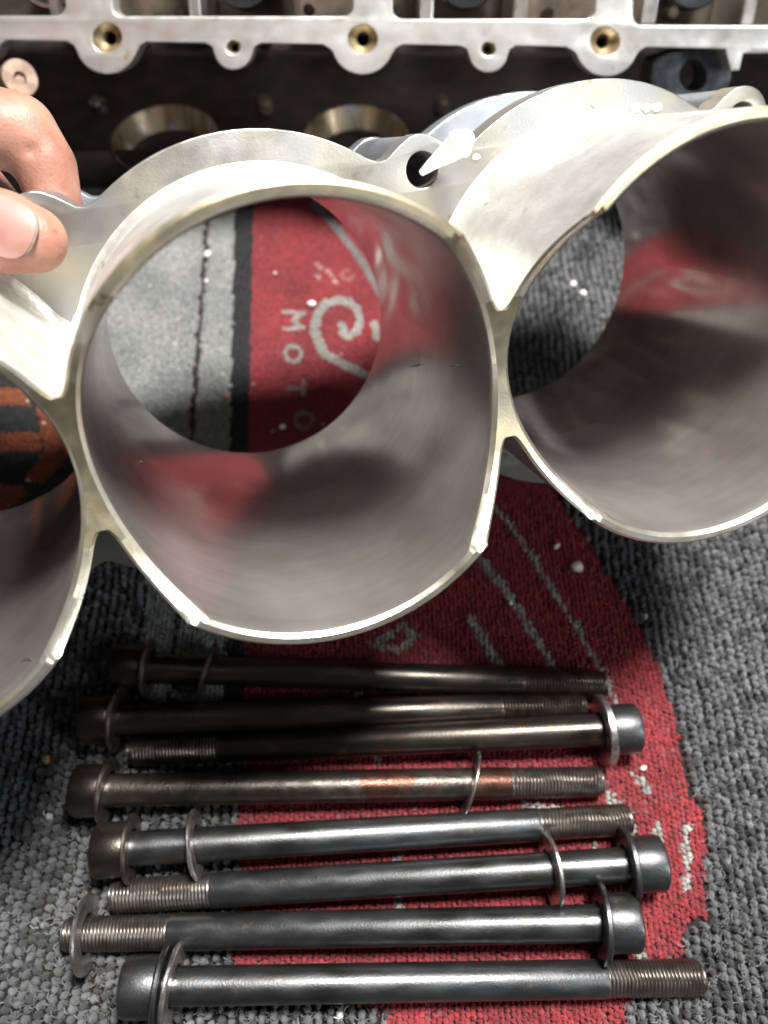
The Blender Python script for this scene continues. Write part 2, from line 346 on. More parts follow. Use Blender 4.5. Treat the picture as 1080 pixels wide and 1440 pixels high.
_tc = _n.nodes.new('ShaderNodeTexCoord'); _nz = _n.nodes.new('ShaderNodeTexNoise'); _nz.inputs['Scale'].default_value = 1500; _nz.inputs['Detail'].default_value = 3
_bp = _n.nodes.new('ShaderNodeBump'); _bp.inputs['Distance'].default_value = .0009; _bp.inputs['Strength'].default_value = .8
_n.links.new(_tc.outputs['Object'], _nz.inputs['Vector']); _n.links.new(_nz.outputs[0], _bp.inputs['Height']); _n.links.new(_bp.outputs[0], _b.inputs['Normal'])

loops('carpet_pile', .31, .235, lambda u, v, z: z == 0, .30, -30, 32, -8, 52, 'coarse dark grey looped carpet pile around the red mat print', .26, .37)
loops('carpet_pile', .130, .130, lambda u, v, z: (z == 1) & (v < 700), .14, -28, 12, 12, 50, 'fine printed carpet pile with grey, black and orange bands behind the cylinder block', .30)
loops('carpet_pile', .100, .105, lambda u, v, z: (z == 2) & (v < 700), .12, -12, 12, 12, 50, 'fine red carpet pile with silver swirl and lettering seen through the middle bore', .30)
loops('carpet_pile', .165, .165, lambda u, v, z: ((z == 1) | (z == 2)) & (v >= 700), .17, -20, 18, -8, 22, 'red carpet pile with silver printed lines under the bolts', .34)

# ================================================================== THE CYLINDER BLOCK (three siamesed barrels)
q_ax = np.array([-0.30860768, 0.47336551, -1.0]); q_ax /= np.linalg.norm(q_ax)
e_ = np.array([math.cos(.14226842), math.sin(.14226842), 0.]); e_ = e_ - q_ax * (e_ @ q_ax); e_ /= np.linalg.norm(e_)
t_ = np.cross(e_, q_ax);  t_ = t_ if t_[1] > 0 else -t_
A, E, T = MC @ q_ax, MC @ e_, MC @ t_
C0 = MC @ np.array([-1.3022122, 1.38103577, -14.9668729]) + CAMP
PITCH = 9.4186; RB = 4.5; RO = 4.80; ZF = 6.231; ZL = 11.711; RF = 5.74; FT = .85; WC = 3.36; NS = (-1, 0, 1)
BM = frame(E, T, -A, C0)
def BL(s, t, d): return C0 + E * s + T * t + A * d
block = empty('cylinder_block', mat=BM)
tag(block, 'bright aluminium cylinder block with three thin-walled bores held tilted over the carpet', 'cylinder block')
def smin(a, b, k):
    h = np.maximum(k - np.abs(a - b), 0) / k; return np.minimum(a, b) - h * h * k * .25
def sdf_body(x, y):
    d = None
    for n in NS:
        di = np.hypot(x - n * PITCH, y) - RO; d = di if d is None else smin(d, di, .56)
    return d
EARS = [((n + .5) * PITCH, sg * 4.235) for n in (-2, -1, 0, 1) for sg in (1, -1)]
def sdf_fl(x, y):
    d = None
    for n in NS:
        di = np.hypot(x - n * PITCH, y) - RF; d = di if d is None else smin(d, di, .5)
    for ex, ey in EARS: d = smin(d, np.hypot(x - ex, y - ey) - .84, .75)
    return d
def outline_r(sdf, n, th, level, rmax=9):
    """radius from bore n's centre to the level line of sdf along th, clipped at the mid planes"""
    lo = np.full(th.shape, 4.3); hi = np.full(th.shape, float(rmax)); cx = n * PITCH
    # march outwards for the first crossing
    r = lo.copy(); done = np.zeros(th.shape, bool); step = .02; res = hi.copy()
    for i in range(int((rmax - 4.3) / step)):
        f = sdf(cx + r * np.cos(th), r * np.sin(th)) - level; new = (f > 0) & ~done; res[new] = r[new] - step; done |= new; r = r + step
    a = res; b = res + step
    for _ in range(12):
        m = (a + b) / 2; f = sdf(cx + m * np.cos(th), m * np.sin(th)) - level; a = np.where(f > 0, a, m); b = np.where(f > 0, m, b)
    out = (a + b) / 2; clip = np.zeros(th.shape, bool)
    for sg in (1, -1):
        if (n + sg) in NS:
            c = np.cos(th) * sg; lim = np.where(c > 1e-6, PITCH / 2 / np.maximum(c, 1e-6), 1e9); k = lim < out; out = np.where(k, lim, out); clip |= k
    return out, clip
RC = 4.15
def hcut(t):
    a = np.abs(t); dip = np.sqrt(np.maximum(RC ** 2 - t ** 2, 0)) - math.sqrt(RC ** 2 - WC ** 2) + .07
    s = np.clip((WC + .02 - a) / .04, 0, 1); return np.where(a < WC + .02, dip * s, 0)
NT = 720
def build_body():
    th = 2 * np.pi * np.arange(NT) / NT; V = []; FC = []; MI = []
    fil = .28
    for n in NS:
        o0, c0 = outline_r(sdf_body, n, th, 0.0)
        rings = []
        def ring(r, d): rings.append((r, d if np.ndim(d) else np.full(NT, float(d))))
        ri = RB + .012
        t_in = (ri) * np.sin(th); t_o = o0 * np.sin(th)
        ring(np.full(NT, ri), hcut(ri * np.sin(th)) + .10)                 # inner chamfer
        r1 = np.minimum(ri + .09, o0 - .1); ring(r1, hcut(r1 * np.sin(th)))
        r2 = o0 - np.where(c0, 0, .07); ring(r2, hcut(r2 * np.sin(th)))       # end face
        ring(o0, hcut(o0 * np.sin(th)) + .06)
        for d in (3.0, 4.4): ring(o0, np.maximum(d, hcut(o0 * np.sin(th)) + .1))
        for k in range(7):                                              # fillet into the flange
            a = k / 6 * math.pi / 2; lv = fil * (1 - math.cos(a)); ro, _ = outline_r(sdf_body, n, th, lv); ring(ro, ZF - fil + fil * math.sin(a) + (.02 if k == 6 else 0))
        ring(o0, ZF + .3); ring(o0, ZL - FT - .02); ring(o0 - .05, ZL - .10); ring(np.full(NT, ri), ZL - .10)
        base = len(V); m = len(rings); cx = n * PITCH
        for r, d in rings:
            for j in range(NT): V.append((cx + r[j] * math.cos(th[j]), r[j] * math.sin(th[j]), -d[j]))
        for i in range(m):
            k = (i + 1) % m
            for j in range(NT):
                j2 = (j + 1) % NT; f = (base + i * NT + j, base + i * NT + j2, base + k * NT + j2, base + k * NT + j)
                if 2 < i < m - 1 or i == 2:
                    xs = [V[q][0] for q in f]
                    if any(all(abs(x - (cx + sg * PITCH / 2)) < 1e-5 for x in xs) for sg in (1, -1)): continue
                if i == m - 1: continue                                # inner wall is the liner
                tm = sum(V[q][1] for q in f) / 4; FC.append(f); MI.append((2 if (abs(tm) < 1.75 or tm > WC - .1) and i > 0 else 1) if i < 3 else 0)
    me = bpy.data.meshes.new('barrel_casting'); me.from_pydata([tuple(c * S for c in v) for v in V], [], FC); me.materials.append(M_cast); me.materials.append(M_rim); me.materials.append(M_gold)
    me.polygons.foreach_set('material_index', MI); me.update()
    o = bpy.data.objects.new('barrel_casting', me); COL.objects.link(o); o.parent = block
    fix(me, True, 32, merge=1e-4)
build_body()
def build_liner(n):
    nt = 360; th = 2 * np.pi * np.arange(nt + 1) / nt; V = []; UV = []
    top = hcut(RB * np.sin(th)) + .085; m = 40
    rows = [(RB + .01, top)] + [(RB, (top + .02) + (ZL - top - .02) * (k / m)) for k in range(m + 1)] + [(RB + .012, np.full(nt + 1, ZL))]
    for r, d in rows:
        for j in range(nt + 1): V.append((n * PITCH + r * math.cos(th[j]), r * math.sin(th[j]), -d[j])); UV.append((th[j] * RB, d[j]))
    FC = [(i * (nt + 1) + j, i * (nt + 1) + j + 1, (i + 1) * (nt + 1) + j + 1, (i + 1) * (nt + 1) + j) for i in range(len(rows) - 1) for j in range(nt)]
    me = bpy.data.meshes.new('bore_liner'); me.from_pydata([tuple(c * S for c in v) for v in V], [], FC); me.materials.append(M_bore)
    ul = me.uv_layers.new(name='UVMap')
    li = np.empty(len(me.loops), int); me.loops.foreach_get('vertex_index', li); ul.data.foreach_set('uv', np.array(UV)[li].ravel())
    me.polygons.foreach_set('use_smooth', [True] * len(me.polygons)); me.set_sharp_from_angle(angle=R_(35)); me.update()
    o = bpy.data.objects.new('bore_liner', me); COL.objects.link(o); o.parent = block
for n in NS: build_liner(n)
def fl_outline():
    pts = []
    for n in NS:
        a0, a1 = {-1: (0, 360), 0: (0, 360), 1: (-180, 180)}[n]
    N = 360; th = np.radians(np.arange(N) + .5)
    seg = {}
    for n in NS:
        r, c = outline_r(sdf_fl, n, th, 0.0); seg[n] = [(n * PITCH + r[j] * math.cos(th[j]), r[j] * math.sin(th[j]), not c[j]) for j in range(N)]
    up = [];  lowr = []
    for n in NS[::-1]: up += [p for p in seg[n][:180] if p[2]]           # right to left over the top
    if True:
        lo = []
        for n in NS: lo += [p for p in seg[n][180:] if p[2]]
    return [(p[0], p[1]) for p in up + lo]
FLO = fl_outline()
def flange(name, d0, th_, m, label=None):
    lps = [FLO] + [circle(n * PITCH, 0, RB + .10, 160) for n in NS] + [circle(x, y, .43, 36) for x, y in EARS]
    o = plate(name, lps, th_, m, block, .045, Matrix.Translation((0, 0, -d0 * S)))
    if label: o['label'] = label
flange('flange', ZF, FT, M_flange, 'pale machined flange with scalloped edge and bolt ears')
flange('flange', ZL - FT, FT, M_farfl, 'darker bluish flange at the far end')
for x, y in EARS:
    V, FC = lathe([(ZF + FT - .03, .43), (ZF + FT - .03, .80), (ZL - FT + .03, .80), (ZL - FT + .03, .43)], 32, True); V = [(v[1] + x, v[2] + y, -v[0]) for v in V]
    mobj('added_boss', V, FC, M_farfl, block, True, 35)  # boss tubes added between the flanges to keep the ear holes dark
# cast marks and ear rings
for i, (s0, t0) in enumerate(((10.62, 5.12), (10.86, 5.10), (11.1, 5.07))):      # small raised casting letters C B A
    pass

# ================================================================== BOLTS
def thread(L0, L1, r, pitch=.108, dep=.05, n=28):
    k = 5; m = int((L1 - L0) / pitch * k); V = []; FC = []
    for i in range(m + 1):
        x = L0 + (L1 - L0) * i / m
        for j in range(n):
            ph = (x / pitch - j / n) % 1; tri = 1 - abs(2 * ph - 1); fade = min(1, (x - L0) / .12, 1); end = max(0, (x - (L1 - .16)) / .16)
            rr = r - dep * (1 - tri) * fade - .09 * end; V.append((x, rr * math.cos(2 * math.pi * j / n), rr * math.sin(2 * math.pi * j / n)))
    for i in range(m):
        for j in range(n): j2 = (j + 1) % n; FC.append((i * n + j, i * n + j2, (i + 1) * n + j2, (i + 1) * n + j))
    c = len(V); V.append((L1, 0, 0))
    for j in range(n): FC.append((m * n + j, m * n + (j + 1) % n, c))
    return V, FC
HR, HL, SR = .79, .96, .495
def bolt(hu, hv, tu, tv, label, ms, mt, mh, tl=3.0, zh=1.03, zt=.49, collar=False, note=None):
    """hu,hv: outer end of the head; tu,tv: tip of the thread"""
    H = PZ(hu, hv, zh); Tp = PZ(tu, tv, zt); ax = Tp - H; Ln = np.linalg.norm(ax); ax /= Ln
    zz = np.cross(ax, np.cross([0, 0, 1.], ax)); zz /= np.linalg.norm(zz); yy = np.cross(zz, ax)
    root = empty('head_bolt', mat=frame(ax, yy, zz, H)); tag(root, label, 'bolt', 'long head bolts laid in a row on the carpet')
    # head: chamfered cylinder with a hexagonal socket
    V, FC = lathe([(.50, .0001), (.48, .30), (.04, .40), (0, .44), (0, HR - .10), (.05, HR - .03), (.14, HR), (HL - .08, HR), (HL - .02, HR - .02), (HL, HR - .12), (HL, .3)], 48)
    o = mobj('head', V, FC, mh, root, True, 28)
    V, FC = lathe([(HL - .05, SR), (HL, SR + .05), (HL + .12, SR + .005), (HL + .3, SR), (Ln - tl, SR), (Ln - tl + .05, SR - .012)], 40); mobj('shank', V, FC, ms, root, True, 30)
    V, FC = thread(Ln - tl + .02, Ln, SR - .008); mobj('thread', V, FC, mt, root, True, 50)
    return root, H, ax, yy, zz, Ln
def washer(b, dist, label, m, ro=1.0, ri=.56, th=.15, yaw=0, pitch=0, drop=0.0, side=0):
    root, H, ax, yy, zz, Ln = b
    p = H + ax * dist - np.array([0, 0, drop]) + yy * side
    V, FC = lathe([(-th / 2, ri + .02), (-th / 2, ro - .05), (-th / 2 + .04, ro), (th / 2 - .04, ro), (th / 2, ro - .05), (th / 2, ri + .02), (th / 2 - .03, ri), (-th / 2 + .03, ri)], 48, True)
    o = mobj('washer', V, FC, m, None, True, 30)
    o.matrix_world = frame(ax, yy, zz, p) @ Matrix.Rotation(R_(yaw), 4, 'Z') @ Matrix.Rotation(R_(pitch), 4, 'Y')
    tag(o, label, 'washer', 'steel washers threaded on the bolts'); return o
b1 = bolt(163, 938, 851, 963, 'topmost long black bolt lying nearest the cylinder block, thread to the right', M_oiled, M_thread_d, M_oiled, 2.9)
b2 = bolt(117, 1012, 822, 994, 'second bolt from the top, black, tip tucked beside a reversed bolt head', M_oiled, M_thread_d, M_oiled, 2.9)
b3 = bolt(897, 1024, 184, 1057, 'third bolt from the top, black shank with bright head at the right', M_oiled, M_thread_d, M_steel, 3.0)
b4 = bolt(105, 1112, 846, 1099, 'fourth bolt from the top, with orange rust patches on its shank', M_rusty, M_thread, M_oiled, 3.0)
b5 = bolt(134, 1196, 886, 1152, 'fifth bolt from the top, glossy blue-grey shank with dark head at the left', M_steel, M_thread, M_oiled, 3.0)
b6 = bolt(932, 1213, 157, 1260, 'sixth bolt from the top, grey, head at the right and loose washer before it', M_steel, M_thread, M_steel, 3.1)
b7 = bolt(897, 1297, 90, 1314, 'seventh bolt from the top, grey, head at the right and washer on its thread', M_steel, M_thread, M_steel, 3.2)
b8 = bolt(174, 1388, 987, 1374, 'bottom bolt nearest the viewer, grey, with broad head at the left', M_steel, M_thread, M_steel, 2.9)
washer(b1, HL + .12, 'dark washer under the head of the topmost bolt', M_washer_d, 1.0, pitch=2)
washer(b1, 3.05, 'dull brass-toned washer leaning midway on the topmost bolt near its head', M_washer_d, 1.0, th=.14, yaw=-12, pitch=10)
washer(b2, HL + .14, 'dark washer against the head of the second bolt', M_washer_d, 1.05, yaw=-4)
washer(b3, HL + .12, 'bright thick washer seated under the right-hand head of the third bolt', M_washer, 1.12, th=.24, yaw=3)
washer(b4, HL + .05, 'dark washer against the head of the rusty fourth bolt', M_washer_d, 1.0, yaw=-5)
washer(b4, 12.4, 'thin bright washer standing edge-on across the rusty bolt', M_washer, 1.02, th=.10, yaw=-17, pitch=3, drop=-.12)
washer(b5, HL + .10, 'dull washer against the dark head of the fifth bolt', M_washer_d, 1.0, th=.14)
washer(b5, 3.0, 'bright washer tilted on the fifth bolt close to its dark head', M_washer, 1.02, th=.13, yaw=6, pitch=-4)
washer(b6, HL + .08, 'grey washer seated under the head of the sixth bolt', M_steel, 1.08, th=.18)
washer(b6, 3.35, 'bright ring washer standing loose on the sixth bolt', M_washer, 1.05, th=.15, yaw=4, pitch=-6)
washer(b7, HL + .08, 'dull grey washer seated under the head of the seventh bolt', M_steel, 1.10, th=.18, yaw=-3)
washer(b7, 16.0, 'shiny washer on the threaded tip of the seventh bolt at the left edge', M_washer, 1.08, th=.12, yaw=2, drop=-.28)
washer(b8, HL + .12, 'grey washer pressed to the head of the bottom bolt', M_steel, 1.08, th=.16, yaw=-4)
washer(b8, HL + .38, 'bright washer just beside the first one on the bottom bolt', M_washer, 1.10, th=.15, yaw=-7)

# ================================================================== THE ENGINE BEHIND (dark casting, light rail)
rail_root_p = K(540, 60, 28.6); rn = -(ray(540, 60) / np.linalg.norm(ray(540, 60)))
rx_ = np.array([math.cos(.012), 0, -math.sin(.012)]); rx_ = rx_ - rn * (rx_ @ rn); rx_ /= np.linalg.norm(rx_); ry_ = np.cross(rn, rx_)
def RL(u, v):
    p = PP(u, v, rail_root_p, rn) - rail_root_p; return (p @ rx_, p @ ry_)
engine = empty('engine_casting', mat=frame(rx_, ry_, rn, rail_root_p))
tag(engine, 'dark engine casting with a bright machined rail standing behind the cylinder block', 'engine')
EI = np.linalg.inv(np.array([list(r) for r in frame(rx_, ry_, rn, rail_root_p)]))
def boss(cx, cv, r, yb, fil=12):
    return [(cx - r - fil, yb), (cx - r - 3, yb + 5)] + [(cx + r * math.cos(R_(a)), cv + r * math.sin(R_(a))) for a in range(165, 14, -12)] + [(cx + r + 3, yb + 5), (cx + r + fil, yb)]
ybot = lambda x: 57 + 12 * x / 1080
out = [(-420, ybot(-420))]
for cx, cv, r in ((-210, 55, 44), (-30, 62, 28)): out += boss(cx, cv, r, ybot(cx))
for cx, cv, r in ((150, 60, 44), (328, 71, 27), (510, 61, 44), (687, 75, 27), (853, 64, 44)): out += boss(cx, cv, r, ybot(cx))
out += [(1020, 69), (1028, 100), (1040, 98), (1045, 76), (1060, 70), (1180, 72)] + boss(1215, 70, 44, 71) + [(1500, 74), (1500, -150), (-420, -150)]
def rr(x0, x1, y0, y1, r=14):
    P = []
    for cx, cy, a0 in ((x1 - r, y1 - r, 0), (x0 + r, y1 - r, 90), (x0 + r, y0 + r, 180), (x1 - r, y0 + r, 270)):
        for k in range(5): a = R_(a0 + 22.5 * k); P.append((cx + r * math.cos(a), cy + r * math.sin(a)))
    return P
def flip(L): return [RL(*p) for p in L]
wins = [rr(-260, 92, -110, 22), rr(158, 497, -110, 23), rr(552, 838, -110, 27), rr(890, 1180, -110, 36)]
holes = [(150, 53, 21), (328, 66, 10), (510, 55, 21), (687, 69, 10), (851, 58, 21), (-210, 50, 21), (1215, 66, 21)]
rail = plate('machined_rail', [flip(out)] + [flip(w_) for w_ in wins] + [flip(circle(cx, cy, r, 24)) for cx, cy, r in holes], 1.0, M_rail, engine, .05)
# threaded holes: a counterbore ring with a dark bottom
M_hole = mat('oily_brass_hole', (.50, .40, .24), .6, .4, (.22, .16, .09), 1.6, .4, .6)
for cx, cy, r in holes:
    x, y = RL(cx, cy); q = r / 37.0 * 1.0
    V, FC = lathe([(-1.02, q * .42), (-.42, q * .42), (-.38, q * .46), (-.26, q * .78), (-.10, q * .96), (-.03, q * 1.02), (-.03, q * 1.1)], 28)
    FC = FC[:-2]
    V = [(v[1] + x, v[2] + y, v[0]) for v in V]; o = mobj('bolt_hole', V, FC, M_hole, engine, True, 40)
    V, FC = lathe([(-2.2, .0001), (-2.2, q * .43), (-1.0, q * .43)], 20); V = [(v[1] + x, v[2] + y, v[0]) for v in V]; mobj('hole_bottom', V, FC[:-1], M_darkcast, o, True)
def boxv(x0, x1, y0, y1, z0, z1):
    V = [(x, y, z) for x in (x0, x1) for y in (y0, y1) for z in (z0, z1)]
    return V, [(0, 1, 3, 2), (4, 6, 7, 5), (0, 4, 5, 1), (2, 3, 7, 6), (0, 2, 6, 4), (1, 5, 7, 3)]
def ebox(name, x0, x1, y0, y1, z0, z1, m, bev=.12, parent=None):
    V, FC = boxv(x0, x1, y0, y1, z0, z1); o = mobj(name, V, FC, m, parent or engine, False)
    md = o.modifiers.new('b', 'BEVEL'); md.width = bev * S; md.segments = 2; return o
# cavity walls behind the rail
yb0 = RL(540, 40)[1]; xs0 = RL(-420, 0)[0]; xs1 = RL(1500, 0)[0]
ebox('cavity_floor', xs0, xs1, yb0 - .25, yb0 + .25, -6, -1.02, M_browncast, .05)
ebox('cavity_back', xs0, xs1, yb0 - .25, yb0 + 7, -6.6, -6.02, M_browncast, .05)
for px_, wd in ((45, 16), (256, 18), (395, 14), (604, 20), (745, 22), (940, 22), (1090, 20)):
    x, y = RL(px_, 20); hw = wd / 37 / 2; ebox('cavity_rib', x - hw, x + hw, yb0 + .26, yb0 + 5, -6, -2.4, M_rail if wd > 15 else M_browncast, .08)
for px_ in (325, 665, 1010, 30):                        # shiny valve tappets
    x, y = RL(px_, 2); V, FC = lathe([(-4.9, 1.35), (-2.9, 1.35), (-2.75, 1.25), (-2.75, 1.0), (-2.85, .6), (-2.85, .0001)], 40)
    V = [(v[1] + x, v[2] + y + 1.15, v[0]) for v in V]; mobj('valve_tappet', V, FC, M_chrome, engine, True, 30)
for px_, py_ in ((230, 14), (425, 10), (560, 12), (790, 16), (905, 20), (980, 14)):
    x, y = RL(px_, py_); V, FC = lathe([(-3.6, .22), (-2.7, .22), (-2.65, .18), (-2.65, .0001)], 18); V = [(v[1] + x, v[2] + y, v[0]) for v in V]; mobj('oil_hole_boss', V, FC, M_browncast, engine, True, 30)
# lower crankcase part: level deck with bronze-lined bores
def inv(p): v = EI @ np.array([p[0] * S, p[1] * S, p[2] * S, 1]); return v[:3] / S
ZD = 2.2
LEV = Matrix(np.linalg.inv(np.array([list(r) for r in frame(rx_, ry_, rn, rail_root_p)])).tolist())
def world_child(o): o.parent = engine; o.matrix_local = LEV @ o.matrix_world if False else LEV @ o.matrix_basis; return o
bores = [PZ(u, 196, ZD) for u in (-36, 232, 500, 768)]
x0d, x1d = -34, 36; yf = PZ(540, 266, 0)[1]
dk = plate('deck', [[(x0d, yf), (x1d, yf), (x1d, yf + 26), (x0d, yf + 26)]] + [circle(b[0], b[1], 2.55, 60) for b in bores], 2.1, M_darkcast, None, .08, Matrix.Translation((0, 0, ZD * S))); dk.matrix_basis = Matrix.Translation((0, 0, ZD * S)); world_child(dk)
for b in bores:
    V, FC = lathe([(ZD - .95, 1.95), (ZD + .02, 2.44), (ZD + .06, 2.47), (ZD + .06, 2.54), (ZD - .95, 2.54)], 64, True); V = [(v[1] + b[0], v[2] + b[1], v[0]) for v in V]
    o = mobj('bronze_ring', V, FC, M_bronze, None, True, 35); world_child(o)
    V, FC = lathe([(ZD - .9, .0001), (ZD - .9, 2.5), (ZD - 1.1, 2.5)], 48); V = [(v[1] + b[0], v[2] + b[1], v[0]) for v in V]; o = mobj('bore_floor', V, FC, M_darkcast, None, True, 35); world_child(o)
def wbox(name, x0, x1, y0, y1, z0, z1, m, bev=.15):
    V, FC = boxv(x0, x1, y0, y1, z0, z1); o = mobj(name, V, FC, m, None, False); md = o.modifiers.new('b', 'BEVEL'); md.width = bev * S; md.segments = 2; world_child(o); return o
yw = yf + 9.5
wbox('crankcase_wall', x0d, x1d, yw, yw + 1.2, ZD + .01, 24, M_darkcast)
for k, xx in enumerate((-20, -12.6, -6.2, .2, 6.4, 13, 20)):
    wbox('web', xx - .35, xx + .35, yw - 1.6, yw - .01, ZD + .01, 12, M_darkcast, .2)
for xx, zz0, r in ((-14.5, 5.2, 1.0), (-9, 6.4, 1.3), (-3, 5.6, 1.1), (3.3, 6.0, 1.2), (9.6, 5.4, 1.2), (15.5, 6.2, 1.2)):
    V, FC = lathe([(-1.0, r), (-.1, r), (0, r - .1), (0, r * .55), (.5, r * .5), (.5, .0001)], 32); V = [(v[1] + xx, yw - 1.0 + v[0], v[2] + zz0) for v in V]; o = mobj('core_plug', V, FC, M_darkcast, None, True, 30); world_child(o)
wbox('end_support', x0d, x0d + 3, yf - 1, yf + 8, .0, 18, M_darkcast); wbox('end_support', x1d - 3, x1d, yf - 1, yf + 8, .0, 18, M_darkcast)
# glinting screw heads on the deck
for (u, v, m, r) in ((138, 146, M_chrome, .42), (372, 146, M_tan, .40), (622, 146, M_tan, .40)):
    p = PZ(u, v, ZD + .3); Vv, FC = lathe([(ZD + .0, r), (ZD + .45, r), (ZD + .6, r * .7), (ZD + .62, .0001)], 12); Vv = [(q[1] + p[0], q[2] + p[1], q[0]) for q in Vv]; o = mobj('screw_head', Vv, FC, m, None, False); world_child(o)
# tan disc at the left
p = K(28, 110, 27.0); V, FC = lathe([(-.35, .62), (0, .62), (.05, .58), (.05, .22), (-.1, .16), (-.1, .0001)], 32); nrm = -ray(28, 110) + np.array([.5, 0, .3]); nrm /= np.linalg.norm(nrm)
xx_ = np.cross([0, 0, 1.], nrm); xx_ /= np.linalg.norm(xx_); yy_ = np.cross(nrm, xx_)
o = mobj('oil_plug', V, FC, M_tan, None, True, 30); o.matrix_basis = frame(nrm, xx_, yy_, p); world_child(o)
V, FC = lathe([(-6, .3), (-.3, .3)], 16); o = mobj('plug_stem', V, FC, M_darkcast, None, True); o.matrix_basis = frame(nrm, xx_, yy_, p); world_child(o)
# bracket with a round hole at the right
br_p = K(975, 105, 30.2)
def BR(u, v): p = PP(u, v, br_p, rn) - br_p; return (p @ rx_, p @ ry_)
bro = smooth_poly([BR(*p) for p in ((915, 92), (930, 74), (1026, 60), (1032, 122), (1000, 132), (985, 150), (975, 210), (900, 210), (916, 150))], 2)
br = plate('mounting_bracket', [bro, [BR(975 + 19 * math.cos(R_(a)), 106 + 22 * math.sin(R_(a))) for a in range(0, 360, 12)]], 1.6, M_blackplate, None, .08)
br.matrix_basis = frame(rx_, ry_, rn, br_p); world_child(br)

